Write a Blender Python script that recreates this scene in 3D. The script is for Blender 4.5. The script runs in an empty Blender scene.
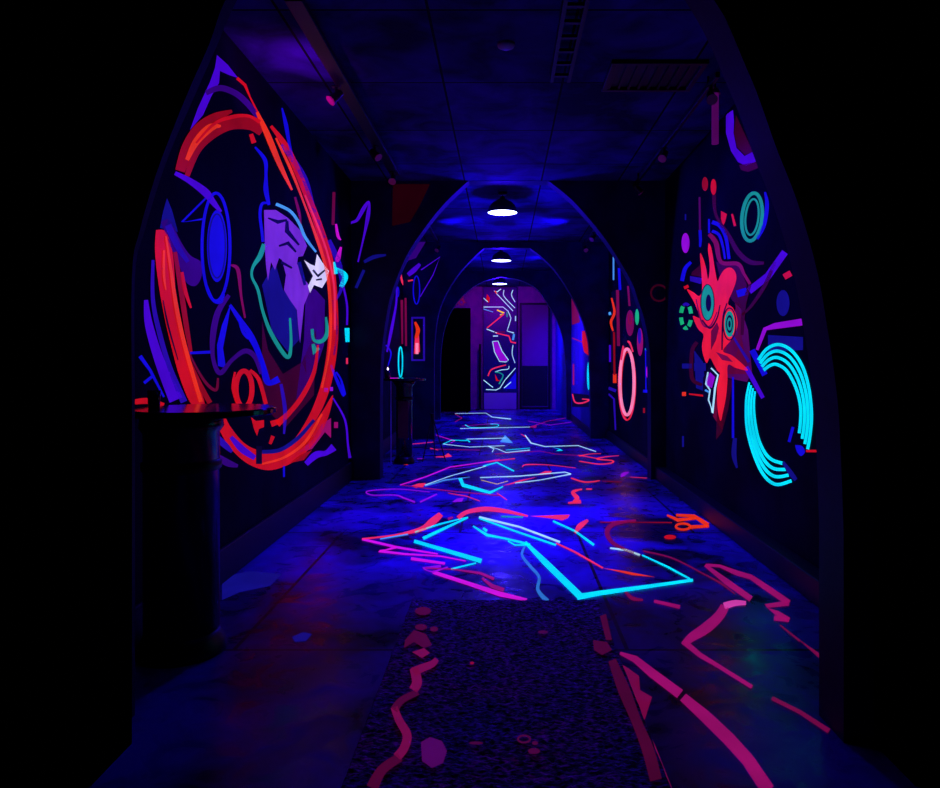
import bpy, bmesh, math, random
from mathutils import Vector
random.seed(7)
S = bpy.context.scene
C = S.collection
PI = math.pi

# ---------------------------------------------------------------- camera
F, VX, VY, H = 700.0, 503.0, 360.0, 1.4          # focal (px), vanishing point, eye height
cam = bpy.data.cameras.new('camera'); cam_o = bpy.data.objects.new('camera', cam); C.objects.link(cam_o)
cam.sensor_width = 36; cam.lens = 36 * F / 940
cam.shift_x = -(VX - 470) / 940; cam.shift_y = -(394 - VY) / 940
cam_o.location = (0, 0, H); cam_o.rotation_euler = (PI / 2, 0, 0)
cam.clip_start = 0.05
S.camera = cam_o
# ---------------------------------------------------------------- world, view
w = bpy.data.worlds.new('dark'); S.world = w; w.use_nodes = True
w.node_tree.nodes['Background'].inputs[0].default_value = (0, 0, 0.01, 1)
w.node_tree.nodes['Background'].inputs[1].default_value = 0.0
S.view_settings.view_transform = 'Standard'; S.view_settings.look = 'None'
S.view_settings.exposure = 0; S.view_settings.gamma = 1; S.view_settings.use_curve_mapping = False

def lin(c):
    return tuple((v / 255 / 12.92) if v / 255 <= 0.04045 else ((v / 255 + 0.055) / 1.055) ** 2.4 for v in c) + (1,)

# ---------------------------------------------------------------- lights (lamps of the place, plus added fills)
BLUE = (0.022, 0.002, 1.0)
VIOLET = (0.35, 0.01, 1.0)
def light(kind, loc, power, col=BLUE, size=0.1, aim=None, angle=100, blend=0.8):
    l = bpy.data.lights.new('lamp_or_fill_light', kind); l.energy = power; l.color = col
    if kind == 'AREA': l.size = size
    else: l.shadow_soft_size = size
    if kind == 'SPOT': l.spot_size = math.radians(angle); l.spot_blend = blend
    o = bpy.data.objects.new('lamp_or_fill_light', l); C.objects.link(o); o.location = loc
    if aim is not None:
        o.rotation_euler = (Vector(aim) - Vector(loc)).to_track_quat('-Z', 'Y').to_euler()
    return o
CEIL = H + 2.1
LAMPS = [(0.0, 3.3), (-0.006, 8.78), (-0.03, 13.02), (-0.085, 17.0)]  # first entry is an unseen light added above the frame, no lamp built
LAMP_Z = H + 1.85
for i, (x, y) in enumerate(LAMPS):
    light('SPOT', (x, y, LAMP_Z - 0.02), (2, 260, 300, 260)[i], size=0.12, aim=(x, y + (0.9 if i == 0 else 0), 0), angle=150, blend=0.9)
    if i: light('POINT', (x, y, LAMP_Z - 0.16), (0, 90, 80, 70)[i], size=0.08)
light('SPOT', (-1.12, 5.2, 3.27), 130, aim=(-0.85, 4.8, 0), size=0.05, angle=42, blend=1)
light('SPOT', (1.45, 5.2, 3.27), 50, aim=(1.0, 4.6, 0), size=0.05, angle=42, blend=1)
# added fill spots with no fixture, washing the ceilings of the farther bays
for yy, e in ((10.6, 170), (14.3, 130), (17.4, 80)):
    for sx in (-1, 1):
        light('SPOT', (sx * 1.15, yy, 3.20), e, aim=(0, yy + 0.1, 3.52), size=0.05, angle=95, blend=1)
# spotlights of the ceiling tracks, then added fills for the far bays
light('SPOT', (-1.12, 5.35, 3.27), 760, aim=(0.25, 5.7, 0), size=0.05, angle=57, blend=1)
light('SPOT', (1.45, 6.2, 3.27), 760, aim=(-0.15, 6.2, 0), size=0.05, angle=57, blend=1)
light('SPOT', (-1.12, 7.0, 3.27), 14, aim=(-1.78, 6.7, 1.6), size=0.05, angle=120, blend=1)
light('SPOT', (1.45, 6.3, 3.27), 12, aim=(1.9, 5.6, 1.4), size=0.05, angle=130, blend=1)
light('SPOT', (-1.30, 4.75, 3.05), 16, (0.7, 0.0, 0.9), aim=(-1.6, 5.0, 3.6), size=0.05, angle=140, blend=1)
light('SPOT', (-1.1, 13.4, 3.3), 1500, (0.12, 0.015, 1), aim=(1.6, 14.9, 1.7), size=0.05, angle=50, blend=1)  # added fill without a fixture, brightens the right wall beyond the third arch
light('SPOT', (-0.2, 17.6, 3.1), 90, (0.5, 0.0, 0.55), aim=(0, 20, 2.2), size=0.05, angle=120, blend=1)  # added magenta fill without a fixture, tints the end wall
light('SPOT', (-0.6, 17.2, 3.3), 1300, aim=(1.5, 18.9, 1.6), size=0.05, angle=60, blend=1)  # added fill without a fixture, brightens the last right wall

# ---------------------------------------------------------------- materials
MATS = {}
def mat(name, col, rough=0.6, metal=0.0, emit=0.0, noise=None, bump=0.0, scale=8, col2=None, spec=0.5):
    if name in MATS: return MATS[name]
    m = bpy.data.materials.new(name); m.use_nodes = True; nt = m.node_tree; N = nt.nodes; L = nt.links
    b = N['Principled BSDF']; c = lin(col)
    b.inputs['Base Color'].default_value = c; b.inputs['Roughness'].default_value = rough
    b.inputs['Metallic'].default_value = metal; b.inputs['Specular IOR Level'].default_value = spec
    if emit:
        b.inputs['Emission Color'].default_value = c; b.inputs['Emission Strength'].default_value = emit
    if col2 or bump:
        tc = N.new('ShaderNodeTexCoord'); n = N.new('ShaderNodeTexNoise')
        n.inputs['Scale'].default_value = scale; n.inputs['Detail'].default_value = 6
        L.new(tc.outputs['Object'], n.inputs['Vector'])
        if col2:
            r = N.new('ShaderNodeValToRGB'); r.color_ramp.elements[0].position = 0.38; r.color_ramp.elements[1].position = 0.62
            r.color_ramp.elements[0].color = c; r.color_ramp.elements[1].color = lin(col2)
            L.new(n.outputs[0], r.inputs[0]); L.new(r.outputs[0], b.inputs['Base Color'])
        if bump:
            bp = N.new('ShaderNodeBump'); bp.inputs['Strength'].default_value = bump; bp.inputs['Distance'].default_value = 0.02
            L.new(n.outputs[0], bp.inputs['Height']); L.new(bp.outputs[0], b.inputs['Normal'])
    MATS[name] = m; return m

# fluorescent paints: they give off light under the blacklight
PAL = dict(red=(192, 11, 22), faint=(30, 0, 8), crimson=(228, 22, 48), hot=(226, 46, 16), deep=(140, 6, 16), dark=(52, 0, 26), maroon=(96, 4, 44), pinkred=(232, 40, 84),
           violet=(66, 4, 200), plum=(48, 2, 116), indigo=(36, 8, 160), blue=(16, 8, 208), navy=(14, 12, 120), ink=(4, 2, 34),
           cyan=(0, 222, 248), teal=(18, 138, 132), sky=(70, 150, 235), lilac=(110, 40, 200), white=(215, 205, 245), magenta=(200, 16, 200),
           orchid=(140, 10, 200), rose=(146, 10, 98), wine=(112, 6, 66), pink=(255, 130, 175), palepink=(205, 60, 165), green=(20, 170, 110),
           yellow=(240, 200, 40), icy=(170, 225, 250), mauve=(74, 4, 84), rugrose=(112, 8, 66), rugwine=(70, 3, 40), dimcyan=(40, 110, 190))
def paint(k):
    col = PAL[k]; name = 'fluorescent_paint_' + k
    if name in MATS: return MATS[name]
    m = mat(name, col, rough=0.5, emit=1.0, spec=0.1)
    nt = m.node_tree; N = nt.nodes; L = nt.links; b = N['Principled BSDF']
    b.inputs['Base Color'].default_value = tuple(v * 0.25 for v in lin(col)[:3]) + (1,)
    # uneven brush work in the paint film
    tc = N.new('ShaderNodeTexCoord'); n = N.new('ShaderNodeTexNoise'); n.inputs['Scale'].default_value = 3.5; n.inputs['Detail'].default_value = 5
    mr = N.new('ShaderNodeMapRange'); mr.inputs[1].default_value = 0.3; mr.inputs[2].default_value = 0.7
    mr.inputs[3].default_value = 0.8; mr.inputs[4].default_value = 1.12
    L.new(tc.outputs['Object'], n.inputs['Vector']); L.new(n.outputs[0], mr.inputs[0]); L.new(mr.outputs[0], b.inputs['Emission Strength'])
    return m

# floor: polished dark blue concrete with big blotches and joints
def floor_mat():
    m = bpy.data.materials.new('polished_painted_floor'); m.use_nodes = True; nt = m.node_tree; N = nt.nodes; L = nt.links
    b = N['Principled BSDF']; tc = N.new('ShaderNodeTexCoord')
    def noise(scale, det, dist=0.0):
        n = N.new('ShaderNodeTexNoise'); n.inputs['Scale'].default_value = scale; n.inputs['Detail'].default_value = det
        n.inputs['Distortion'].default_value = dist; L.new(tc.outputs['Object'], n.inputs['Vector']); return n
    n1 = noise(1.3, 7, 0.6); n2 = noise(6, 5, 1.2)
    mx = N.new('ShaderNodeMath'); mx.operation = 'MULTIPLY_ADD'; mx.inputs[1].default_value = 0.35
    L.new(n2.outputs[0], mx.inputs[0]); L.new(n1.outputs[0], mx.inputs[2])
    r = N.new('ShaderNodeValToRGB'); e = r.color_ramp.elements
    e[0].position = 0.55; e[0].color = (0.006, 0.001, 0.035, 1); e[1].position = 0.84; e[1].color = (0.12, 0.035, 0.75, 1)
    a = e.new(0.60); a.color = (0.02, 0.007, 0.16, 1); a = e.new(0.68); a.color = (0.05, 0.016, 0.34, 1)
    L.new(mx.outputs[0], r.inputs[0])
    br = N.new('ShaderNodeTexBrick'); br.inputs['Scale'].default_value = 1; br.inputs['Mortar Size'].default_value = 0.011
    br.inputs['Brick Width'].default_value = 1.9; br.inputs['Row Height'].default_value = 2.3
    br.inputs['Color1'].default_value = (1, 1, 1, 1); br.inputs['Color2'].default_value = (0.75, 0.75, 0.75, 1); br.inputs['Mortar'].default_value = (0.02, 0.02, 0.02, 1)
    mp = N.new('ShaderNodeMapping'); mp.inputs['Location'].default_value = (0.35, 1.22, 0)
    L.new(tc.outputs['Object'], mp.inputs[0]); L.new(mp.outputs[0], br.inputs['Vector'])
    ml = N.new('ShaderNodeMix'); ml.data_type = 'RGBA'; ml.blend_type = 'MULTIPLY'; ml.inputs[0].default_value = 1
    L.new(r.outputs[0], ml.inputs[6]); L.new(br.outputs[0], ml.inputs[7]); L.new(ml.outputs[2], b.inputs['Base Color'])
    rr = N.new('ShaderNodeMapRange'); rr.inputs[1].default_value = 0.3; rr.inputs[2].default_value = 0.7; rr.inputs[3].default_value = 0.17; rr.inputs[4].default_value = 0.5; b.inputs['Specular IOR Level'].default_value = 0.22
    L.new(n2.outputs[0], rr.inputs[0]); L.new(rr.outputs[0], b.inputs['Roughness'])
    bp = N.new('ShaderNodeBump'); bp.inputs['Strength'].default_value = 0.15; bp.inputs['Distance'].default_value = 0.01
    L.new(n2.outputs[0], bp.inputs['Height']); L.new(bp.outputs[0], b.inputs['Normal'])
    return m
M_FLOOR = floor_mat()
def ceil_mat():
    m = bpy.data.materials.new('painted_ceiling_panels'); m.use_nodes = True; nt = m.node_tree; N = nt.nodes; L = nt.links
    b = N['Principled BSDF']; b.inputs['Roughness'].default_value = 0.85; b.inputs['Specular IOR Level'].default_value = 0.1; tc = N.new('ShaderNodeTexCoord')
    n = N.new('ShaderNodeTexNoise'); n.inputs['Scale'].default_value = 2.2; n.inputs['Detail'].default_value = 7; n.inputs['Distortion'].default_value = 0.5
    L.new(tc.outputs['Object'], n.inputs['Vector'])
    r = N.new('ShaderNodeValToRGB'); e = r.color_ramp.elements
    e[0].position = 0.35; e[0].color = (0.005, 0.002, 0.05, 1); e[1].position = 0.66; e[1].color = (0.04, 0.012, 0.28, 1)
    L.new(n.outputs[0], r.inputs[0])
    br = N.new('ShaderNodeTexBrick'); br.inputs['Scale'].default_value = 1; br.inputs['Mortar Size'].default_value = 0.01
    br.inputs['Brick Width'].default_value = 0.9; br.inputs['Row Height'].default_value = 1.1; br.offset = 0.0
    br.inputs['Color1'].default_value = (1, 1, 1, 1); br.inputs['Color2'].default_value = (0.55, 0.55, 0.6, 1); br.inputs['Mortar'].default_value = (0.05, 0.05, 0.05, 1)
    mp = N.new('ShaderNodeMapping'); mp.inputs['Location'].default_value = (0.45, 0.2, 0)
    L.new(tc.outputs['Object'], mp.inputs[0]); L.new(mp.outputs[0], br.inputs['Vector'])
    ml = N.new('ShaderNodeMix'); ml.data_type = 'RGBA'; ml.blend_type = 'MULTIPLY'; ml.inputs[0].default_value = 1
    L.new(r.outputs[0], ml.inputs[6]); L.new(br.outputs[0], ml.inputs[7]); L.new(ml.outputs[2], b.inputs['Base Color'])
    return m
M_CEIL = ceil_mat()
M_WALL = mat('black_painted_plaster', (2, 1, 18), 0.75, spec=0.08, col2=(8, 3, 48), scale=1.5, bump=0.15)
M_BLACK = mat('matt_black_wall', (2, 2, 4), 1.0, spec=0.0, bump=0.1, scale=5)
M_ARCH = mat('arch_dark_lacquer', (10, 5, 54), 0.55, spec=0.15, col2=(17, 9, 78), scale=3, bump=0.08)
M_SKIRT = mat('black_skirting', (6, 4, 20), 0.5)
M_METAL = mat('black_metal', (10, 8, 22), 0.4, 0.3)
M_GLOSS = mat('gloss_black_laminate', (34, 26, 40), 0.12)
M_COLUMN = mat('gloss_black_column', (12, 8, 40), 0.22)
M_DISC = mat('lamp_diffuser', (225, 235, 255), 0.4, emit=5)
M_END = mat('plum_plaster', (150, 30, 150), 0.6, col2=(120, 20, 140), scale=4)
M_KICK = mat('brushed_kick_plate', (190, 170, 235), 0.35, 0.3)
M_SPOTRIM = mat('spot_rim_enamel', (190, 60, 130), 0.4)

# ---------------------------------------------------------------- mesh helpers
def link(name, bm, m, parent=None, smooth=False):
    me = bpy.data.meshes.new(name); bm.normal_update(); bm.to_mesh(me); bm.free()
    for k in (m if isinstance(m, (list, tuple)) else [m]): me.materials.append(k)
    if smooth:
        for p in me.polygons: p.use_smooth = True
    o = bpy.data.objects.new(name, me); C.objects.link(o)
    if parent: o.parent = parent; 
    return o
def box(bm, x0, x1, y0, y1, z0, z1):
    v = [bm.verts.new(p) for p in ((x0,y0,z0),(x1,y0,z0),(x1,y1,z0),(x0,y1,z0),(x0,y0,z1),(x1,y0,z1),(x1,y1,z1),(x0,y1,z1))]
    for f in ((0,3,2,1),(4,5,6,7),(0,1,5,4),(1,2,6,5),(2,3,7,6),(3,0,4,7)): bm.faces.new([v[i] for i in f])
def boxes(*a):
    bm = bmesh.new()
    for b in a: box(bm, *b)
    return bm
def tube(bm, p0, p1, r0, r1=None, seg=20):
    p0 = Vector(p0); p1 = Vector(p1); r1 = r0 if r1 is None else r1
    d = (p1 - p0).normalized(); a = d.orthogonal().normalized(); b = d.cross(a)
    A = [bm.verts.new(p0 + (a * math.cos(2*PI*i/seg) + b * math.sin(2*PI*i/seg)) * r0) for i in range(seg)]
    B = [bm.verts.new(p1 + (a * math.cos(2*PI*i/seg) + b * math.sin(2*PI*i/seg)) * r1) for i in range(seg)]
    for i in range(seg):
        j = (i + 1) % seg; bm.faces.new((A[i], A[j], B[j], B[i]))
    bm.faces.new(A[::-1]); bm.faces.new(B)
def lathe(bm, prof, c=(0, 0, 0), seg=40):
    rings = []
    for r, z in prof:
        if r < 1e-5: rings.append([bm.verts.new((c[0], c[1], c[2] + z))])
        else: rings.append([bm.verts.new((c[0] + r*math.cos(2*PI*i/seg), c[1] + r*math.sin(2*PI*i/seg), c[2] + z)) for i in range(seg)])
    for A, B in zip(rings, rings[1:]):
        for i in range(seg):
            j = (i + 1) % seg
            if len(A) == 1 and len(B) > 1: bm.faces.new((A[0], B[j], B[i]))
            elif len(B) == 1 and len(A) > 1: bm.faces.new((A[i], A[j], B[0]))
            elif len(A) > 1: bm.faces.new((A[i], A[j], B[j], B[i]))
def lathe_bm(prof, c=(0, 0, 0), seg=40):
    bm = bmesh.new(); lathe(bm, prof, c, seg); return bm
def bevel(o, w=0.01, s=2):
    m = o.modifiers.new('bevel', 'BEVEL'); m.width = w; m.segments = s; m.limit_method = 'ANGLE'; m.angle_limit = 0.6; return o
def struct(name, bm, m, smooth=False):
    o = link(name, bm, m, smooth=smooth); o['kind'] = 'structure'; return o
def thing(name, label, cat, loc=(0, 0, 0), group=None):
    o = bpy.data.objects.new(name, None); C.objects.link(o); o.location = loc; o.empty_display_size = 0.1
    o['label'] = label; o['category'] = cat
    if group: o['group'] = group
    return o
def tag(o, label, cat, group=None):
    o['label'] = label; o['category'] = cat
    if group: o['group'] = group
    return o
def copy_tree(o, parent=None):
    c = o.copy(); C.objects.link(c); c.parent = parent
    for ch in list(o.children): copy_tree(ch, c)
    return c
def uvsmooth(o):
    for p in o.data.polygons: p.use_smooth = True
    m = o.modifiers.new('split', 'EDGE_SPLIT'); m.split_angle = 0.6
    return o

# ---------------------------------------------------------------- room shell
XL, XR1, XR2, XR3, XR4 = -1.78, 1.90, 1.88, 1.60, 1.50
YA = [(2.56, 2.76), (8.2, 8.4), (12.45, 12.65), (16.4, 16.6)]
YE = 20.0
o = struct('floor', boxes((-3.2, 3.2, -1.5, YE + 0.3, -0.2, 0)), M_FLOOR)
struct('ceiling', boxes((-3.2, 3.2, -1.5, YE + 0.3, CEIL, CEIL + 0.2)), M_CEIL)
struct('wall_left', boxes((XL - 0.2, XL, 2.6, YE, 0, CEIL)), M_WALL)
struct('wall_right', boxes((XR1, 2.3, 2.6, 8.3, 0, CEIL), (XR2, 2.3, 8.3, 12.55, 0, CEIL), (XR3, 2.3, 12.55, 12.6, 0, CEIL)), M_WALL)
struct('wall_right_far', boxes((XR3, 2.3, 12.6, 16.5, 0, CEIL), (XR4, 2.3, 16.5, YE, 0, CEIL)), mat('lit_blue_plaster', (44, 20, 165), 0.6, col2=(34, 14, 140), scale=2))  # lighter blue base puts the light on these far walls into the colour
struct('wall_end', boxes((-3.2, 3.2, YE, YE + 0.2, 0, CEIL)), M_END)
struct('wall_back', boxes((-3.2, 3.2, -1.5, -1.3, 0, CEIL)), M_BLACK)
struct('wall_entrance', boxes((-3.2, -3.0, -1.3, 2.56, 0, CEIL), (3.0, 3.2, -1.3, 2.56, 0, CEIL)), M_BLACK)
bevel(struct('baseboard_left', boxes(*[(XL, XL + 0.03, a, b, 0, 0.22) for a, b in ((2.77, 8.19), (8.41, 12.44), (12.66, 16.39), (16.61, 19.99))]), M_SKIRT), 0.008)
bevel(struct('baseboard_right', boxes((XR1 - 0.12, XR1, 2.77, 8.19, 0, 0.15), (XR2 - 0.05, XR2, 8.41, 12.44, 0, 0.15), (XR3 - 0.03, XR3, 12.66, 16.39, 0, 0.15)), M_SKIRT), 0.008)

def px(x, y, Y): return ((x - VX) * Y / F, H + (VY - y) * Y / F)
def catmull(P, n=8):
    out = []; Q = [P[0]] + list(P) + [P[-1]]
    for i in range(1, len(Q) - 2):
        a, b, c, d = Q[i-1], Q[i], Q[i+1], Q[i+2]
        for k in range(n):
            t = k / n
            out.append(tuple(0.5 * (2*b[j] + (c[j]-a[j])*t + (2*a[j]-5*b[j]+4*c[j]-d[j])*t*t + (-a[j]+3*b[j]-3*c[j]+d[j])*t**3) for j in range(len(b))))
    out.append(tuple(P[-1])); return out
def arch_slab(bm, left, right, y0, y1, xo0, xo1):
    """slab across the corridor with an arched opening; left and right are lists of (x, z) from the floor upwards"""
    prof = left + right[::-1]
    n = len(prof)
    # outer path matched point by point
    outer = []
    for i, (x, z) in enumerate(prof):
        if i < len(left): outer.append((xo0, z) if i < len(left) - 1 else (xo0, CEIL))
        else: outer.append((xo1, z) if i > len(left) else (xo1, CEIL))
    V = {}
    for k, y in ((0, y0), (1, y1)):
        V[k] = ([bm.verts.new((x, y, z)) for x, z in prof], [bm.verts.new((x, y, z)) for x, z in outer])
    for i in range(n - 1):
        for k, s in ((0, 1), (1, -1)):
            a, b = V[k]
            if i == len(left) - 1:
                f = [a[i], a[i+1], b[i+1], b[i]]
            else: f = [a[i], a[i+1], b[i+1], b[i]]
            bm.faces.new(f if s < 0 else f[::-1])
        a0 = V[0][0]; a1 = V[1][0]; bm.faces.new((a0[i], a0[i+1], a1[i+1], a1[i]))
def arch(name, Y0, Y1, L, R, Yref, m, xo0=-3.2, xo1=3.2, n=6):
    """L and R run from springing up to the crown, as seen at the depth Yref"""
    lp = [px(x, y, Yref) for x, y in catmull(L, n)]; rp = [px(x, y, Yref) for x, y in catmull(R, n)]
    lp = [(lp[0][0], 0)] + [(x, min(z, CEIL - 0.004)) for x, z in lp]; rp = [(rp[0][0], 0)] + [(x, min(z, CEIL - 0.004)) for x, z in rp]
    bm = bmesh.new(); arch_slab(bm, lp, rp, Y0, Y1, xo0, xo1)
    bmesh.ops.recalc_face_normals(bm, faces=bm.faces)
    o = struct(name, bm, m)
    return bevel(uvsmooth(o), 0.008, 2)
L1 = [(135, 400), (135, 275), (145, 230), (160, 180), (175, 140), (195, 95), (215, 50), (240, -5), (290, -80), (370, -140), (460, -168)]
R1 = [(819, 520), (815, 420), (810, 370), (803, 325), (797, 290), (787, 249), (773, 205), (756, 162), (742, 122), (730, 92), (697, 20), (640, -60), (560, -135), (470, -168)]
arch('trim_1', 2.56, 2.76, L1, R1, 2.76, M_ARCH, XL - 0.2, 2.3)
bm = bmesh.new()
L0 = [(132, 420), (132, 275), (140, 230), (155, 178), (170, 137), (189, 90), (209, 45), (232, -12), (300, -110), (450, -200)]
R0 = [(874, 420), (873, 285), (850, 238), (820, 180), (790, 120), (745, 50), (700, -20), (620, -120), (480, -200)]
arch('wall_front', 2.30, 2.555, L0, R0, 2.555, M_BLACK, -3.0, 3.0)
L2 = [(380, 400), (381, 360), (385, 325), (391, 295), (406, 257), (424, 229), (444, 204), (467, 182), (470, 179)]
R2 = [(651, 400), (650, 355), (645, 322), (638, 300), (630, 279), (606, 240), (575, 203), (550, 182), (546, 179)]
arch('trim_2', 8.2, 8.4, L2, R2, 8.2, M_ARCH, XL, XR1)
L3 = [(434, 400), (434, 355), (436, 327), (440, 308), (448, 290), (460, 272), (475, 256), (484, 248)]
R3 = [(591, 400), (590, 370), (588, 338), (576, 304), (558, 274), (543, 258), (530, 248)]
arch('trim_3', 12.45, 12.65, L3, R3, 12.45, M_ARCH, XL, XR2)
L4 = [(440, 400), (441, 350), (447, 320), (458, 301), (470, 289), (484, 281), (500, 277)]
R4 = [(567, 400), (566, 365), (563, 338), (556, 318), (546, 301), (536, 288), (520, 280), (503, 277)]
arch('trim_4', 16.4, 16.6, L4, R4, 16.4, M_ARCH, XL, XR3)

# ---------------------------------------------------------------- painting helpers
class Surf:
    """a real plane of the room; paint is laid on it as a thin film"""
    def __init__(s, kind, d, n): s.kind, s.d, s.n = kind, d, n
    def at(s, x, y, lay):
        e = 0.002 + lay * 0.0012
        if s.kind == 'x':
            X = s.d + (e if s.n > 0 else -e); Y = X * F / (x - VX); return (X, Y, H + (VY - y) * Y / F)
        if s.kind == 'y':
            Y = s.d - e; a = px(x, y, Y); return (a[0], Y, a[1])
        Z = s.d + e; Y = (H - Z) * F / max(y - VY, 1); return ((x - VX) * Y / F, Y, Z)
WL = Surf('x', XL, 1); WR = Surf('x', XR1, -1); WR2 = Surf('x', XR2, -1); WR3 = Surf('x', XR3, -1)
A2 = Surf('y', 8.2, -1); A3 = Surf('y', 12.45, -1); FL = Surf('z', 0.0, 1)
def R(col, *pts, lay=1, smooth=True, closed=False): return ('r', col, pts, lay, smooth, closed)
def P(col, *pts, lay=0, smooth=False): return ('p', col, pts, lay, smooth)
def E(col, cx, cy, rx, ry, lay=1, w=None, a0=0, a1=360, tilt=0): return ('e', col, (cx, cy, rx, ry), lay, w, a0, a1, tilt)
def L(col, *pts, lay=1): return R(col, *pts, lay=lay, smooth=False)
def film(name, surf, shapes, parent=None, loc=(0, 0, 0)):
    bm = bmesh.new(); mats = []; 
    def mi(k):
        m = paint(k)
        if m not in mats: mats.append(m)
        return mats.index(m)
    def face(pts, col, lay):
        vs = [bm.verts.new(Vector(surf.at(x, y, lay)) - Vector(loc)) for x, y in pts]
        f = bm.faces.new(vs); f.material_index = mi(col)
        return f
    def strip(S_, col, lay, closed):
        pts = [(p[0], p[1]) for p in S_]; ws = [p[2] for p in S_]; n = len(pts); A = []; B = []
        for i in range(n):
            if closed: a, b = pts[(i-1) % n], pts[(i+1) % n]
            else: a, b = pts[max(i-1, 0)], pts[min(i+1, n-1)]
            dx, dy = b[0]-a[0], b[1]-a[1]; l = math.hypot(dx, dy) or 1; nx, ny = -dy/l, dx/l
            if surf.kind == 'z': ny *= min(1.0, max(0.45, (pts[i][1] - VY) / 190))
            h = ws[i] / 2 * (0.72 if surf.kind == 'z' and pts[i][1] < 510 and ws[i] < 3.4 else 1)
            A.append(bm.verts.new(Vector(surf.at(pts[i][0]+nx*h, pts[i][1]+ny*h, lay)) - Vector(loc)))
            B.append(bm.verts.new(Vector(surf.at(pts[i][0]-nx*h, pts[i][1]-ny*h, lay)) - Vector(loc)))
        k = mi(col)
        for i in range(n if closed else n - 1):
            j = (i + 1) % n; f = bm.faces.new((A[i], A[j], B[j], B[i])); f.material_index = k
    for s in shapes:
        if s[0] == 'r':
            _, col, pts, lay, sm, cl = s
            q = list(pts)
            if sm and len(q) > 2: q = catmull(q, 7)
            strip(q, col, lay, cl)
        elif s[0] == 'p':
            _, col, pts, lay, sm = s
            q = list(pts)
            if sm: q = catmull(q + [q[0]], 5)[:-1]
            face(q, col, lay)
        else:
            _, col, (cx, cy, rx, ry), lay, wd, a0, a1, tilt = s
            n = 40; full = abs(a1 - a0) >= 360; q = []
            for i in range(n if full else n + 1):
                a = math.radians(a0 + (a1 - a0) * i / n); u, v = rx * math.cos(a), ry * math.sin(a); t = math.radians(tilt)
                q.append((cx + u*math.cos(t) - v*math.sin(t), cy + u*math.sin(t) + v*math.cos(t)))
            if wd is None: face(q, col, lay)
            else: strip([(x, y, wd) for x, y in q], col, lay, full)
    bm.normal_update()
    bmesh.ops.triangulate(bm, faces=[f for f in bm.faces if len(f.verts) > 4], ngon_method='BEAUTY')
    bm.normal_update()
    want = Vector((surf.n, 0, 0)) if surf.kind == 'x' else Vector((0, -1, 0)) if surf.kind == 'y' else Vector((0, 0, 1))
    for f in bm.faces:
        if f.normal.dot(want) < 0: f.normal_flip()
    o = link(name, bm, mats, parent)
    if not parent: o.location = loc
    return o

# ---------------------------------------------------------------- left mural
t = thing('wall_mural', 'huge red fluorescent ring with a lilac horned head painted on the left wall', 'mural', (XL, 5.4, 1.5))
tl = Vector(t.location)
def strokes(name, surf, *shapes):
    for s_ in shapes: film(name, surf, [s_], t, tuple(t.location))
def part(name, surf, *shapes, par=None, label=None):
    par = par or t; o = film(name, surf, shapes, par, loc=tuple(par.location))
    if label: o['label'] = label
    return o
part('painted_peak', WL,
     P('violet', (217,55),(228,65),(238,78),(229,75),(220,71),(219,83),(211,97),(203,115),(190,130),(198,108),(210,82),(215,68)),
     R('plum', (206,93,5),(220,88,6),(235,93,6),(247,103,6),(258,117,5), lay=1),
     L('red', (237,78,3),(245,85,3),(250,97,1.5),(258,113,2)), label='violet arrow-shaped peak')
part('painted_ring', WL,
     R('deep', (180,171,10),(188,148,13),(200,130,14),(215,118,10),(232,111,3)),
     R('deep', (187,176,5),(197,150,8),(212,134,10),(230,124,12),(250,124,12),(262,132,9)),
     R('hot', (187,160,4),(196,142,7),(210,128,8),(221,126,2), lay=2),
     R('red', (196,143,2),(214,124,3),(232,117,4),(248,116,3),(260,122,4), lay=3),
     R('hot', (257,112,3),(268,136,6),(280,165,5),(292,190,2), lay=2),
     R('red', (271,126,3),(285,145,6),(297,170,7),(309,200,7),(320,230,8),(329,262,9),(333,300,9),(333,340,10),(327,380,10),(317,409,9),(303,432,6),(290,446,2)),
     R('red', (318,345,2),(314,372,4),(303,395,5),(290,412,5),(277,424,7)),
     R('hot', (276,138,2),(291,170,3),(304,203,2),(316,236,3),(326,268,3),(330,300,3),(330,345,2),(322,388,2), lay=2),
     R('pinkred', (305,195,1.5),(317,224,2),(327,252,2),(334,285,2),(335,330,2), lay=3),
     P('red', (217,425),(228,445),(245,462),(265,470),(283,467),(302,456),(318,438),(328,418),(333,395),(322,412),(308,430),(292,442),(275,450),(258,450),(243,442),(230,426),(222,412), smooth=True, lay=0),
     R('hot', (262,464,2),(285,457,2.5),(306,441,3),(322,414,2), lay=2),
     R('navy', (262,452,4),(280,450,4),(298,438,4),(314,420,3), lay=2),
     R('violet', (231,437,4),(242,449,7),(255,458,5), lay=2),
     L('ink', (259,446,6),(259,464,6), lay=3),
     P('red', (156,230),(155,250),(158,280),(164,315),(171,345),(180,378),(192,405),(205,405),(192,368),(183,335),(176,295),(173,255),(166,232), smooth=True, lay=0),
     R('hot', (166,236,1.5),(171,270,3),(177,310,4),(186,350,4),(201,402,4), lay=2),
     R('hot', (164,250,2),(164,275,2.5),(166,290,1), lay=2),
     R('ink', (163,300,1),(168,325,2),(178,360,1), lay=2),
     R('deep', (175,252,4),(181,290,5),(187,330,5),(191,352,3)),
     R('red', (182,272,3),(185,290,4),(191,308,2)),
     R('deep', (190,362,3),(200,385,5),(210,403,5)),
     R('red', (134,402,5),(148,401,6),(164,405,4)), label='broken red and orange ring')
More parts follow.
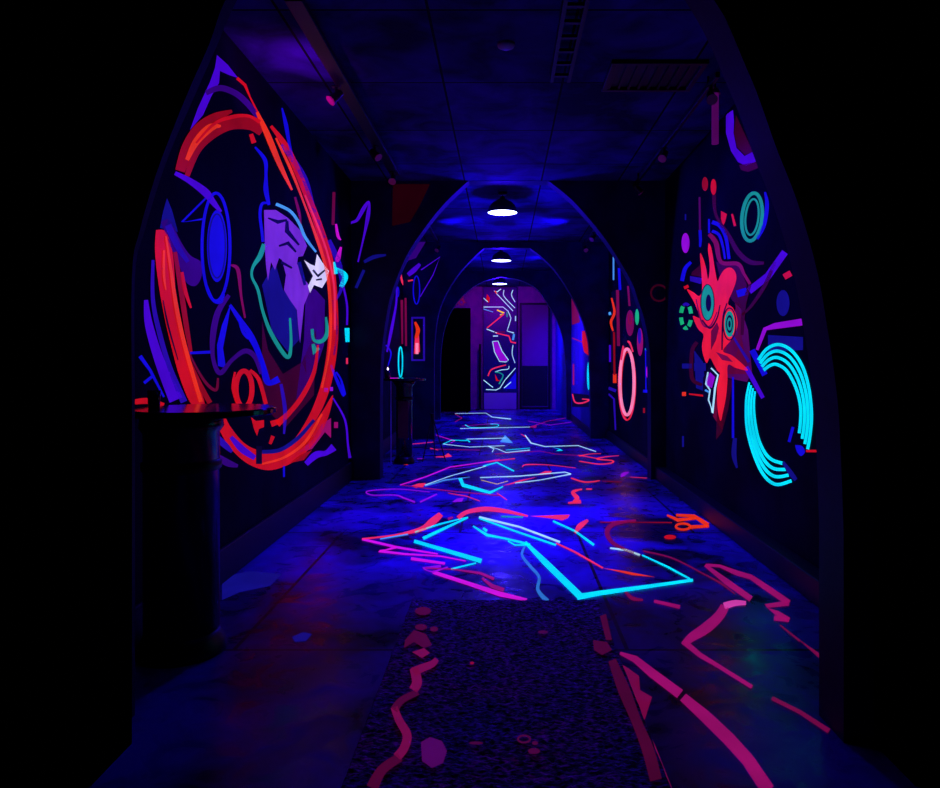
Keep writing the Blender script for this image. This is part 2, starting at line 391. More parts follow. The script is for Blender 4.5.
strokes('painted_band', WL,
     R('violet', (146,300,4),(149,325,8),(160,362,10),(176,400,14)),
     R('indigo', (153,260,3),(153,300,4),(160,335,5),(170,368,5),(184,402,7)),
     L('blue', (140,356,4),(150,370,3),(164,397,2)), L('blue', (144,383,3),(154,375,3)),
     P('plum', (161,222),(170,220),(180,240),(190,255),(202,263),(201,278),(195,286),(186,282),(179,265),(170,245), smooth=True),
     R('indigo', (168,225,7),(178,247,6),(188,262,4), lay=2),
     P('navy', (167,198),(172,210),(178,232),(160,228),(163,212)),
     R('violet', (175,173,4),(190,181,6),(205,192,8),(213,202,6),(221,212,3)),
     L('blue', (206,198,2),(182,222,2.5),(203,219,2)))
part('painted_eye', WL, E('blue', 216, 247, 14, 54, w=3), E('blue', 217, 246, 10, 36), E('navy', 217, 246, 8.5, 32, lay=2, w=1.5),
     R('blue', (206,285,3),(213,300,3),(221,302,3),(224,294,2)), label='blue almond eye in a blue outline')
part('painted_leaf', WL,
     R('plum', (229,295,4),(218,312,6),(213,335,6),(213,358,4),(220,373,5),(232,360,4),(245,351,5),(255,357,5),(261,374,3)),
     P('blue', (231,303),(222,325),(217,345),(218,366),(226,368),(223,348),(228,322)),
     R('blue', (230,305,3),(240,320,5),(252,338,6),(262,362,5),(270,385,3)), R('blue', (239,318,3),(243,332,3),(249,338,3),(247,328,2)),
     R('wine', (231,265,2),(238,270,4),(241,295,2.5),(245,318,2)), L('blue', (190,353,2.5),(211,352,3)),
     R('maroon', (186,345,2),(195,365,2),(206,383,3),(216,390,3),(218,378,2)))
part('small_painted_ring', WL, E('red', 244, 389, 8, 18, w=5), R('red', (235,372,2),(233,388,3),(237,404,2)),
     R('red', (250,370,3),(259,380,4),(266,404,4)),
     P('red', (251,417),(256,421),(264,420),(264,427),(259,429),(257,436),(254,429)), L('red', (271,424,6),(280,421,5)), L('red', (270,444,3),(273,436,4)))
part('painted_head', WL,
     P('dark', (262,320),(268,350),(283,374),(302,362),(316,330),(314,395),(285,428),(262,405)),
     P('navy', (262,285),(275,262),(283,290),(296,302),(299,340),(288,352),(272,332)),
     P('plum', (306,285),(316,290),(325,300),(324,345),(308,392),(296,400),(304,340)),
     P('lilac', (264,210),(276,210),(288,218),(300,230),(307,246),(303,256),(298,257),(297,264),(301,268),(300,274),(309,285),(309,293),(304,305),(302,325),(300,343),(298,325),(297,310),(290,300),(284,290),(286,275),(282,260),(279,258),(275,270),(271,262),(268,281),(266,265),(265,250), lay=1),
     L('ink', (268,218,1.5),(278,222,4),(287,220,2), lay=2), L('ink', (287,221,3),(287,231,5),(299,245,2), lay=2), L('ink', (279,246,2),(288,243,4),(296,252,2), lay=2),
     L('ink', (281,262,3),(292,268,2), lay=2), L('navy', (299,262,4),(305,285,3), lay=2), L('navy', (289,300,1.5),(290,318,1.5),lay=2),
     P('white', (304,260),(310,264),(315,266),(317,254),(322,262),(329,271),(327,280),(322,288),(314,285),(310,293),(308,286),(313,276), lay=2),
     L('ink', (313,270,2),(318,276,3),(325,270,1.5), lay=3), L('ink', (316,280,1.5),(322,279,2), lay=3),
     label='lilac horned head with white snout')
strokes('painted_stroke', WL,
     L('red', (251,134,4),(254,143,5),lay=2),
     R('blue', (255,147,2),(265,160,4),(266,175,3),(266,190,5),(269,205,3)),
     R('blue', (268,203,2),(262,204,3),(260,215,3),(262,232,3),(263,242,3)),
     R('teal', (264,244,4),(260,256,5),(253,267,3),(252,277,2.5),(258,290,3),(263,312,3),(272,335,4),(287,357,4),(291,345,3),(290,318,2)),
     R('sky', (276,204,3),(290,211,3),(299,223,3),(305,237,3),(316,252,2)),
     R('teal', (312,329,3),(314,340,3),(322,341,4),(327,333,4),(326,317,2)), L('teal', (313,344,3),(315,352,7),(319,348,3)),
     R('blue', (250,338,4),(258,352,5),(264,372,6),(268,383,5),(279,379,7)), R('indigo', (281,384,3),(285,410,4),(284,434,2)),
     L('blue', (284,466,2),(284,477,2)))
strokes('painted_stroke', WL,
     R('blue', (282,108,1.5),(286,125,4),(289,142,3),(293,160,2)), R('indigo', (281,145,4),(292,158,5),(305,180,6),(314,210,4),(325,238,2)),
     R('wine', (295,197,2),(299,212,3),(301,224,1)), R('maroon', (334,192,3),(333,225,3)),
     R('magenta', (336,224,2),(338,236,3),(341,240,1)), R('magenta', (341,247,2),(338,258,5),(337,262,2)), R('indigo', (329,240,4),(338,262,6),(342,285,4),(336,300,2)),
     R('cyan', (336,268,2),(345,276,6),(341,287,4)), R('cyan', (334,262,2),(336,274,4)), L('cyan', (347,328,5),(347.5,342,4)),
     R('violet', (343,285,2),(347,305,2),(347,325,2)), L('pinkred', (347,358,2),(347,364,2)),
     R('plum', (333,300,3),(337,330,2),(334,355,2)),
     R('blue', (331,365,2),(336,378,3),(344,395,4),(341,380,2),(336,372,2)), L('orchid', (324,390,4),(328,390,4)), L('orchid', (330,389,4),(333,389,4)),
     R('violet', (333,398,1.5),(345,420,2),(348,445,2),(350,458,3)),
     P('rose', (331,418),(322,424),(312,440),(298,453),(312,449),(325,432),(331,438)), L('rose', (336,422,4),(336,428,4)),
     P('deep', (292,452),(312,443),(316,436),(304,440)), P('deep', (290,463),(300,455),(312,450),(304,460)),
     R('violet', (306,464,5),(316,455,7),(326,453,5),(334,447,8)), R('plum', (216,456,6),(228,463,7),(238,466,3)), R('indigo', (216,437,7),(226,446,6),(232,452,3)))

t = thing('wall_mural', 'violet wing outline and maroon patch painted on the second arch, left side', 'mural', (-1.5, 8.2, 2.6))
strokes('painted_wing', A2, R('violet', (348,236,2),(350,224,2),(357,220,3),(364,208,4),(369,202,2),(368,216,4),(364,236,2),(358,262,1.5)),
     R('navy', (364,262,3),(374,257,4),(386,255,2)), R('navy', (356,288,3),(364,270,3)))
part('painted_patch', A2, P('faint', (393,184),(430,184),(420,205),(410,222),(392,226)))

# ---------------------------------------------------------------- right mural
t = thing('wall_mural', 'red many-pointed creature and cyan ring painted on the near right wall', 'mural', (XR1, 6.0, 1.6))
part('painted_crescent', WR,
     P('violet', (727,114),(726,116),(726,133),(731,151),(738,162),(746,166),(757,161),(752.5,152),(744.5,156),(736.5,148),(733.5,133),(734,121),(733,110), smooth=False),
     P('dark', (736,115),(753,152),(745,155),(737,147),(734,133)), P('dark', (739,165),(757,162),(758,168),(748,172),(741,170)), label='violet crescent')
part('painted_green_ring', WR, E('teal', 752, 217, 10, 24, w=3.5, tilt=6), E('teal', 752, 217, 6.5, 18, w=2, tilt=6),
     R('blue', (765,192,2),(767,205,4),(764,225,4),(757,239,3)))
strokes('painted_dot', WR, E('deep', 705, 184, 3, 7), E('red', 713.5, 187, 2.8, 8), E('orchid', 685.5, 243, 4, 10), E('navy', 783, 303, 6.5, 13),
     L('navy', (685.5,214,1.5),(685.5,220,1.5)), P('red', (721,211),(727,214),(725,222),(723,226),(721,219)), L('red', (732,214,2),(735,226,2.5)),
     L('red', (684,288,3),(688.5,286,3)), L('red', (784,277,6),(791,273,6)), L('hot', (682,394,4),(686,394,4)), L('red', (689,394,1.5),(706,396,2)))
strokes('painted_stroke', WR,
     L('mauve', (699.5,197,2),(700,231,2)), L('blue', (700,230,3),(700.5,240,3),(700,247,2)),
     R('blue', (712,222,4),(720,226,4),(726,238,3.5),(729,259,3)), R('blue', (712,231,3),(719,235,3),(723,247,2.5),(725,259,2)), L('blue', (709,219,2),(709,233,2)),
     R('wine', (709,234,4),(716,243,5),(721,262,4),(738,264,4),(744,274,3),(750,284,3)),
     R('dark', (714,195,4),(716,215,3),(729,236,4),(738,252,5),(750,262,5),(764,263,3)),
     R('dark', (750,285,3),(744,305,4),(742,335,3)), R('dark', (775,262,3),(765,285,4),(752,305,3),(742,315,2)),
     R('blue', (682,281,4),(685,269,4),(691,262,3)), P('indigo', (690,276),(702,278),(701,284),(690,281)), P('dark', (692,272),(700,265),(702,277),(691,275)),
     L('violet', (749,291,7),(768,276,7),(785,252,7)), L('blue', (737,294,7),(747,291,7)),
     L('orchid', (757,350,3),(765,329,4),(775,326,6),(802,322,7)), P('navy', (768,335),(803,337),(803,350),(768,352)),
     L('indigo', (732,335,2),(749,362,3)), L('blue', (752,350,6),(765,375,6)), L('violet', (746,367,5),(763,398,4)),
     L('blue', (733,377,2),(733,438,2.5)), L('navy', (682,366,5),(692,366,5)), L('navy', (694,367,8),(706,367,8)),
     R('dark', (697,342,4),(692,352,4),(692,378,4),(702,385,3)), L('navy', (683,436,2),(683,447,2)),
     R('navy', (735,438,4),(734,455,5),(737,468,2)))
part('painted_creature', WR,
     P('maroon', (735,300),(742,318),(742,340),(749,374),(728,374),(715,360),(723,346),(738,335)),
     P('maroon', (717,395),(727,392),(722,430),(712,415)),
     P('mauve', (738,300),(748,330),(752,372),(747,382),(728,378),(724,360),(730,330)),
     P('dark', (716,262),(738,264),(747,285),(742,310),(732,300),(722,285)),
     P('navy', (694,350),(703,362),(706,392),(696,388)), P('dark', (718,378),(733,380),(728,410),(722,432),(716,440)),
     P('crimson', (708.7,243),(711,247),(713,257),(715,270),(717.5,281),(720,276),(724,270),(729,267.5),(733,269),(736,274),(736,281),(733,290),(728,303),(733,308),(737,318),(737,328),(731,340),(723,351),(733,356),(748,370),(736,368),(728,365),(727.5,380),(726,397),(723,412),(720.5,421),(717.5,408),(717,390),(717.5,373),(714,365),(710,358),(706.5,363),(703,354),(702,345),(703.5,335),(699,330),(696,325),(693,316),(700,318),(697,309),(693,300),(687,289.5),(693,292),(699,296),(702,290),(701.5,275),(700,254),(703,258),(706,268),(708,279),(709.5,272),(709.5,262),(708,250), lay=1, smooth=True),
     P('maroon', (711,331),(717,322),(719,328),(716,340),(711,350), lay=2), P('wine', (716,352),(727,356),(733,362),(722,360), lay=2),
     R('ink', (727,303,1.2),(723,318,1.5),(722,350,1.5), lay=3), R('ink', (702,320,1.5),(710,328,2),(717,318,1.5),(720,305,1), lay=3),
     R('wine', (696,299,1),(702,323,1.5),(710,326,1.5),(717,312,1), lay=2),
     E('teal', 707.5, 302.5, 6.2, 17.5, lay=3), E('ink', 707.5, 302.5, 6.6, 18, lay=3, w=1), E('ink', 708.5, 303, 2.8, 8.5, lay=4),
     E('ink', 729.5, 324, 6.4, 16, lay=3, w=1.2), E('teal', 729.5, 324, 5, 13, lay=4), E('ink', 729.5, 324, 3.4, 9, lay=5), E('teal', 729.5, 324, 2.4, 6.5, lay=6), E('ink', 729.5, 324, 1.2, 3.5, lay=7),
     P('ink', (710,364),(720,373),(716,392),(713,417),(703,396),(703,378), lay=2), P('orchid', (710,372),(715,377),(712,388),(707,386),(706,380), lay=3),
     L('icy', (711,368,1.5),(718,375,1.5),(715,388,2),(712.5,413,2),(708.5,400,1.5),(710,390,1.5),(706,384,2),(708,372,1.5), lay=3), L('sky', (705,390,2),(709,392,2),lay=3),
     label='red creature with two green eyes')
part('painted_bead_ring', WR, *[E('green', 686, 316, 5, 12, w=4, a0=a, a1=a + 38) for a in (20, 75, 135, 195, 310)], E('indigo', 686, 316, 5, 12, w=3, a0=240, a1=300))
def lerp(a, b, k): return tuple(u + (v - u) * k for u, v in zip(a, b))
so = [(758,359.6),(767,348),(779,343.7),(792,350),(803,366),(809.5,389),(812,414),(810.7,434),(808,450)]
si = [(764,371),(770,367),(776.5,366),(786,372),(794,386),(798.5,400),(800,412),(799.5,424),(798.5,432)]
lo = [(749,382),(745.7,401),(746.3,427),(752.5,452),(763,475),(776,485.5),(792,481.5)]
li = [(755.5,392),(754.5,404),(755.5,420),(759,438),(765,451),(772,458),(782,462)]
sh = []
for k in (0.04, 0.33, 0.62, 0.93):
    sh.append(R('cyan', *[lerp(a, b, k) + (3.2,) for a, b in zip(so, si)], lay=2))
    sh.append(R('cyan', *[lerp(a, b, k) + (1.9 + 1.5 * min(i, 4) / 4,) for i, (a, b) in enumerate(zip(lo, li))], lay=2))
part('painted_cyan_ring', WR, *sh, L('blue', (789,442,3),(793,427,3)), P('blue', (795,445),(802,446),(805,452),(801,456),(797,452), smooth=True),
     R('navy', (783,462,3),(790,472,5),(796,480,4), lay=3), L('red', (806,451,2.5),(817,451,2.5)), label='broken ring of four cyan strands')
t = thing('wall_mural', 'faint maroon circle painted on the second arch, right side', 'mural', (1.8, 8.2, 2.1))
part('painted_circle', A2, E('dark', 659, 293, 8, 8, w=2))

t = thing('wall_mural', 'bright pink oval ring and small dots painted on the middle right wall', 'mural', (XR2, 10.2, 1.6))
part('painted_pink_ring', WR2, E('pink', 627, 382, 7, 33, w=3, lay=2), E('pinkred', 627, 384, 8.3, 36, w=1.6, lay=1), E('red', 627.5, 386, 6, 34, w=1.2, lay=1), R('pinkred', (621,360,2),(624,345,2),(629,342,2),(633,352,1.5), lay=3))
strokes('painted_dot', WR2, E('wine', 630, 323, 4, 13), E('deep', 630, 319, 1.6, 5, lay=2, w=1), E('green', 637, 317, 2, 8), E('rose', 640, 342, 3, 14), E('indigo', 639.5, 336, 1.8, 8, lay=2), E('magenta', 647.5, 372, 1.3, 6),
     P('hot', (613,374),(616.5,374),(616.5,383),(613,383)), L('deep', (644,408,2),(644,413,2)), E('ink', 625, 342, 2.5, 5, lay=4), L('blue', (643,391,3),(649,391.5,3)), L('violet', (649.5,421,2),(649.5,430,2)))
strokes('painted_line', WR2, L('sky', (613.5,256,1.5),(613.5,280,1.5)), L('blue', (619,268,2.5),(620,290,2.5)), L('wine', (617.5,290,3),(618.5,346,3)), L('wine', (628,286,2),(629.5,306,2)),
     R('hot', (611.5,298,1.5),(614.5,312,2.5),(611,322,2.5),(613,331,1.5)), L('deep', (614,332,2),(614.5,375,2)), L('sky', (608.5,314,3),(611,313,3)), L('violet', (610,345,2),(610,362,2)),
     L('indigo', (608.5,388,3),(616,391,3)), L('indigo', (608.5,394,2),(614,399,2),(615.5,430,1.5)), L('blue', (645.5,348,1.2),(646,392,1.2)), L('green', (645,349,1.5),(647,350,1.5)), P('ink', (611,292),(616,290),(616,372),(611,370)))
t = thing('wall_mural', 'red and cyan lozenges painted on the far right wall', 'mural', (XR3, 13.6, 1.6))
strokes('painted_lozenge', WR3, P('red', (582,331),(586,331),(589,348),(589,356),(584,352),(582,342)), E('cyan', 588.5, 376, 1.5, 14), L('rose', (573.5,364,1.5),(573.5,385,1.5)),
     P('wine', (571.5,297),(577,302),(580,322),(572,325)), L('rose', (572,338,1),(582,342,1.2)), R('pinkred', (572.5,394,1.2),(575,402,1.5),(582,403,1.5),(589,400,1.5),(582,399,1)), P('ink', (572,393),(589,395),(589,407),(572,407), lay=0))
t = thing('wall_mural', 'violet and red strokes with a cyan flame painted behind the far bar table', 'mural', (XL, 11.0, 1.8))
strokes('painted_stroke', WL, R('violet', (397,288,2),(396,305,2),(391,332,3),(387,352,1.5)), E('blue', 397.5, 292, 1.3, 5, w=1), L('navy', (386,320,2),(384,350,2)), R('pinkred', (400.5,274,2),(402,281,2),(403.5,285,1.5)), L('wine', (402,300,3),(402.5,344,2)),
     E('cyan', 400.5, 362, 2, 15, w=1.4), R('blue', (386,345,1.5),(391,353,1.5),(388,366,1)))
t = thing('wall_mural', 'blue oval and violet triangle outline painted on the third arch, left side', 'mural', (-1.5, 12.45, 2.7))
part('painted_oval', A3, E('blue', 416.5, 290, 3.2, 14, w=1.2), R('pinkred', (408,281,1.5),(413,280,1.5)))
part('painted_triangle', A3, R('violet', (408,275,4),(414,270,5),(420,264,3)), L('violet', (421,270,1.2),(440,257,1.2),(433,275,1),(420,297,1)), P('plum', (407,261),(424,234),(428,238),(416,258)), L('wine', (405.5,298,2),(406,346,2)))

# ---------------------------------------------------------------- floor paintings
def fp(label, *sh, loc=(0, 0, 0), apart=True):
    if apart and len(sh) > 1:
        q = FL.at(*[sum(p[i] for p in sh[0][2]) / len(sh[0][2]) for i in (0, 1)], 0)
        t_ = thing('floor_painting', label, 'floor painting', (q[0], q[1], 0))
        for s_ in sh: film('painted_stroke', FL, [s_], t_, tuple(t_.location))
        return t_
    return tag(film('floor_painting', FL, sh, None, loc), label, 'floor painting')
fp('large cyan angular arrow outline painted on the floor beyond the rug',
   L('cyan', (468,517.5,1.5),(445,528,3),(423,538.5,3.5)), L('cyan', (415,532,1.5),(440,524,2),(468,517,1)), L('cyan', (414,541,3.5),(481.5,561,4.5)), L('cyan', (451,569,1.5),(476,563,1.5)),
   L('icy', (479,517,2.5),(520,527,2),(560,542,2)), L('cyan', (479,518,2),(515,531,2),(556,545,2)), L('cyan', (473,526,1.5),(487,535,3),(503,538,2),(520,542,2.5),(530,545,3)),
   L('cyan', (525,542,3),(545,562,6),(580,596,7)), L('cyan', (577,597,6),(600,593,5),(640,587.5,4),(693,580,3), lay=2), L('cyan', (508,541,1.5),(515,545,1.5),(526,545,1.5)),
   R('dimcyan', (525,546,2),(522,555,2.5),(530,566,3),(539,577,3),(538,590,3.5),(548,602,5)),
   L('cyan', (553,521,2),(575,531,2),(594,545,2.5)), L('icy', (610,548,1.5),(626,550,2),(640,555,2)), L('cyan', (642,555,1.5),(668,567,2),(690,579,2)), L('cyan', (483,528,2),(487,531,3)),
   L('sky', (380,539,1.2),(408,534,1.5)), L('teal', (501,516.5,2),(523,517,2)))
fp('red ribbon painted along the far side of the large cyan arrow',
   R('pinkred', (441,514,6),(433,521,8),(421,529,5),(395,535,2),(362,539,2)), R('pinkred', (458,518,5),(467,512,5),(485,509,6),(505,511,5),(528,516,2)),
   P('pinkred', (530,516),(570,514.5),(568,518),(562,520.5),(556,519)))
fp('magenta zigzag outline painted left of the large cyan arrow',
   L('magenta', (362,539,2.5),(396,547,2.5),(438,554,1.5)), L('magenta', (396,547,3),(379,551,3),(405,554,2),(440,556,1.5),(466,561,1.2)), L('magenta', (411,558.5,3),(445,563.5,2.5)),
   L('orchid', (441,566,2.5),(423,568.5,3),(433,572,2),(448,567,1.5)), L('magenta', (433,572,3.5),(470,584,4),(500,594,5),(527,600,3)), L('rose', (425,568,1.5),(452,569,1.5),(480,573,2.5),(494,579,3)), L('rose', (482,578,2),(492,586,4),(504,590,4)), L('rose', (448,519,3),(453,517,2)))
fp('thin orange and red diagonal streak painted inside the cyan arrow', L('pinkred', (556,543,1.5),(575,552,2),(603,568,1.5)), P('hot', (603,568),(625,571),(655,577),(632,575)))
fp('red hook painted just right of the red ribbon', R('pinkred', (575,533,2),(580,526,6),(588,520,3)))
fp('dull rose outline curving right of the cyan arrow', L('rose', (636,520,1.5),(612,522,2)), R('wine', (636,520.5,2),(614,524,5),(607,532,5),(612,542,4),(624,549,3),(640,555,2)), R('wine', (643,551,1.5),(672,558,1.5),(702,573,1.5),(722,584,2),(735,594,1)), R('wine', (624,590,2),(632,598,4),(643,600,2)), L('rose', (654,601,3),(680,607,4)))
fp('red fish-shaped outline painted by the right skirting', L('hot', (667,515,2),(678,520,4),(696,518,3)), L('hot', (676,515,3),(694,516,4),(708,525,5)), L('hot', (709,526,3),(690,527,4)), E('hot', 683, 526.5, 7, 3, w=2.5), E('red', 670, 537, 6, 2.2), L('deep', (600,522,1),(672,522.5,1.2)))
fp('wide rose M-shaped outline painted at the right edge of the floor', L('rose', (705,565,3),(727,582,6),(751,599,6)), L('rose', (706,565,3),(720,566,3),(737,573,5),(751,577,5),(770,590,6),(789,603,6)), L('rose', (789,603,5),(766,606,5),(777,613,5),(789,620,5)), L('rose', (789,620,4),(774,618,5)), L('wine', (780,625,1.5),(800,641,2)), P('wine', (797,638),(819,653),(819,658)))
fp('pale pink bent stroke painted on the right floor, running to the front arch', R('palepink', (746,603,4),(735,603,6),(724,606,7)), R('rose', (725,606,9),(719,616,10),(706,628,11),(692,637,9),(684,644,6)), L('rose', (683,641,6),(700,655,5),(720,667,4),(752,687,4)), L('wine', (772,698,4),(800,712,4),(829,731,5)))
fp('long broad rose stroke painted right of the rug', L('rose', (620,653,3),(635,659,7),(652,673,9),(680,694,10)), L('rose', (683,697,9),(705,716,12),(728,738,13),(748,760,13),(768,790,14)))
fp('splashes of rose paint on the floor at the right edge of the rug', P('wine', (621,664),(628,668),(639,676),(634,684),(640,690),(652,697),(648,702),(636,698),(628,694),(630,706),(642,728),(650,755),(660,788),(672,788),(655,745),(640,715)))
fp('cyan and pink diamond outline painted in the middle of the floor',
   L('magenta', (400,485,2),(425,477,2.5),(450,467,2.5),(485,462,2),(500,459,2)), L('pinkred', (485,462,2),(515,458.5,2.5)), L('violet', (408,484,1.2),(445,470,1.5),(484,465,1.5)), L('icy', (425,485,1.5),(450,476,1.2),(486,466,1.5)),
   L('cyan', (483,466,3),(497,462.5,3),(514,471,3)), L('sky', (425,486,1.2),(445,480,2.2),(470,477,1)), L('cyan', (460,478,4),(463,485,5),(490,492.5,4),(503,486.5,2)), P('pinkred', (411,486),(418,483.5),(426,483),(423,487),(416,488)),
   L('rose', (402,485,1.2),(424,488,2),(460,492,2),(500,495.5,2)), L('pinkred', (497,493,1.5),(507,500,1.5)), L('icy', (480,477.5,1.5),(520,476,2),(565,472,2),(571,474,2)), L('icy', (571,474,2),(540,480,1.5),(515,483,1.5)), P('pinkred', (502,486),(520,480),(537,477),(512,484)), L('yellow', (481,480,0.8),(497,484,1),(508,481,0.8)), L('pinkred', (448,493,1),(466,496,1.5),(480,501,1.2)))
fp('dull violet looping outline painted by the left pier', R('orchid', (430,492,1.2),(398,489,1.5),(368,491,2),(372,495,2),(395,495,2),(404,498,3),(415,502,3)), L('orchid', (420,502,3),(437,494,2)), P('orchid', (452,502),(457,498.5),(464,497.5),(462,501.5)))
fp('small red boot-shaped mark painted in the middle right of the floor', R('pinkred', (582,489,3),(573,492,4),(577,498,5),(574,502,4)), L('pinkred', (568,503,3),(581,501.5,5)), L('pinkred', (586,489,2.5),(592,489,2.5)))
fp('thin red curl painted right of the diamond outline', R('pinkred', (522,467,1),(527,464.5,2.5),(550,465,1.5),(576,468,1)), P('pinkred', (536,475),(545,471),(552,471),(550,474)), R('pinkred', (571,478,3),(585,482,3),(600,480.5,2)), L('deep', (602,481,1.2),(622,482,1.2)))
fp('small violet mark and red line painted beside the right pier', R('orchid', (621,477,2),(624,474,5),(629,472,2)), L('pinkred', (630,477,1),(647,478,1.2)))
fp('cyan and white arrow outline painted before the third arch',
   L('icy', (467,439,1.8),(506,438,1.8)), P('sky', (505,435),(513,443),(500,442)), L('cyan', (443,444,1.5),(452,440,2),(467,440.5,2.5)), L('icy', (443,444,1.5),(470,447,1.5),(505,445.5,1.2)), L('cyan', (466,439,1),(470,442,3)),
   L('icy', (488,446,1),(498,449,1.5),(506,452.5,2),(530,450,2)), L('icy', (488,446,1.5),(494,449,1.5),(492,452,1.5)), L('cyan', (506,450,1.5),(530,448,1.5)))
fp('jagged white-cyan line painted to the right before the third arch', L('icy', (525,435,1.8),(531,443,2.8),(545,446.5,2),(578,445.5,1.8),(596,451.5,1.8)), P('cyan', (552,447),(563,450.5),(556,451),(560,449)), L('pinkred', (521,434,1.5),(526,437,1.5)))
fp('thin rose line painted across the floor to the right pier', L('rose', (495,454,1.8),(515,452.5,1.5),(540,451,1.2),(556,454,1),(580,455.5,1.2)))
fp('red S-shaped squiggle painted on the floor between the right piers', R('pinkred', (579,456,3),(590,454,2),(601,453.5,1)), R('pinkred', (619,455.5,1),(604,457,2.5),(597,459,3),(612,460.5,3),(611,463,3),(598,464,2.5),(579,461,2.5)), L('pinkred', (578,455,2),(600,459,2)))
fp('faint violet line painted at the left before the third arch', L('magenta', (436,435,1.2),(455,441,2),(450,443,1.2)), L('rose', (430,449,1.5),(480,450,1.2)))
fp('white-cyan looping outline painted under the third arch', L('icy', (455,413.5,1),(486,413,1.2),(492,417,1.8),(511,419,2.5)), R('cyan', (465,424.5,1.5),(472,427.5,1.5),(495,427,1.5),(498,424.5,1.5),(490,424,1.2)), L('icy', (460,428.5,1.2),(530,427,1.2)), L('rose', (455,414,1),(462,418,1.5),(455,422,1)), L('orchid', (462,426,1),(500,423,1)))
fp('faint rose strokes painted right under the third arch', L('rose', (530,427,1.2),(548,421,1.2),(566,418,1)), L('orchid', (528,421,1.2),(550,425,1.2),(572,422,1)), P('rose', (528,427),(537,424.5),(536,428)))
fp('scattered red dashes painted at the foot of the far bar table', L('pinkred', (412,444,1.5),(434,442,1.5)), P('pinkred', (434,457),(446,455),(448,453),(452,456.5),(444,457.5)), L('hot', (395,463.5,2),(408,464.5,2)), L('orchid', (403,458,1.5),(414,459,1.5)), L('orchid', (417,458.5,1.5),(424,458.5,1.5)), L('pinkred', (430,448,1.5),(438,450,1.5)), apart=True)
fp('faint purple smudges painted on the near left floor', P('navy', (222,577),(250,571),(282,574),(270,586),(240,592),(222,600)), P('navy', (292,637),(303,632),(312,634),(306,641),(295,642)), apart=True)

# ---------------------------------------------------------------- rug
def rug_mat():
    m = bpy.data.materials.new('looped_dark_rug'); m.use_nodes = True; nt = m.node_tree; N = nt.nodes; L_ = nt.links
    b = N['Principled BSDF']; b.inputs['Roughness'].default_value = 0.75; tc = N.new('ShaderNodeTexCoord')
    mp = N.new('ShaderNodeMapping'); mp.inputs['Scale'].default_value = (0.8, 2.8, 1); L_.new(tc.outputs['Object'], mp.inputs[0])
    n = N.new('ShaderNodeTexNoise'); n.inputs['Scale'].default_value = 46; n.inputs['Detail'].default_value = 4; L_.new(mp.outputs[0], n.inputs['Vector'])
    r = N.new('ShaderNodeValToRGB'); e = r.color_ramp.elements
    e[0].position = 0.44; e[0].color = (0.012, 0.006, 0.02, 1); e[1].position = 0.72; e[1].color = (0.22, 0.07, 1.0, 1)
    a = e.new(0.56); a.color = (0.05, 0.012, 0.38, 1)
    L_.new(n.outputs[0], r.inputs[0]); L_.new(r.outputs[0], b.inputs['Base Color'])
    # UV-reactive fibres woven through the pile
    n2 = N.new('ShaderNodeTexNoise'); n2.inputs['Scale'].default_value = 3.2; n2.inputs['Detail'].default_value = 4; L_.new(tc.outputs['Object'], n2.inputs['Vector'])
    r2 = N.new('ShaderNodeValToRGB'); e = r2.color_ramp.elements; e[0].position = 0.35; e[0].color = (0.003, 0.0, 0.035, 1); e[1].position = 0.65; e[1].color = (0.012, 0.0, 0.016, 1)
    L_.new(n2.outputs[0], r2.inputs[0]); L_.new(r2.outputs[0], b.inputs['Emission Color'])
    mr = N.new('ShaderNodeMapRange'); mr.inputs[1].default_value = 0.5; mr.inputs[2].default_value = 0.66; mr.inputs[4].default_value = 1.0
    L_.new(n.outputs[0], mr.inputs[0]); L_.new(mr.outputs[0], b.inputs['Emission Strength'])
    return m
bm = bmesh.new(); nx, ny = 150, 380; x0, x1, y0, y1 = -0.53, 0.55, 1.3, 4.05
grid = []
from mathutils import noise as mn
for j in range(ny + 1):
    row = []
    for i in range(nx + 1):
        x = x0 + (x1 - x0) * i / nx; y = y0 + (y1 - y0) * j / ny
        ed = min(i, nx - i, j, ny - j)
        if ed == 0:
            x += 0.006 * mn.noise((x * 9, y * 9, 3)); y += 0.006 * mn.noise((x * 9, y * 9, 7))
        z = 0.001 if ed == 0 else 0.014 + 0.009 * mn.noise((x * 38, y * 75, 0)) + 0.005 * mn.noise((x * 90, y * 160, 2))
        row.append(bm.verts.new((x, y, max(z, 0.001))))
    grid.append(row)
for j in range(ny):
    for i in range(nx):
        bm.faces.new((grid[j][i], grid[j][i+1], grid[j+1][i+1], grid[j+1][i]))
rug = thing('rug', 'rough dark purple looped rug lying on the floor in the foreground', 'rug', (0, 0, 0))
link('rug_pile', bm, rug_mat(), rug, True)
FR = Surf('z', 0.024, 1)
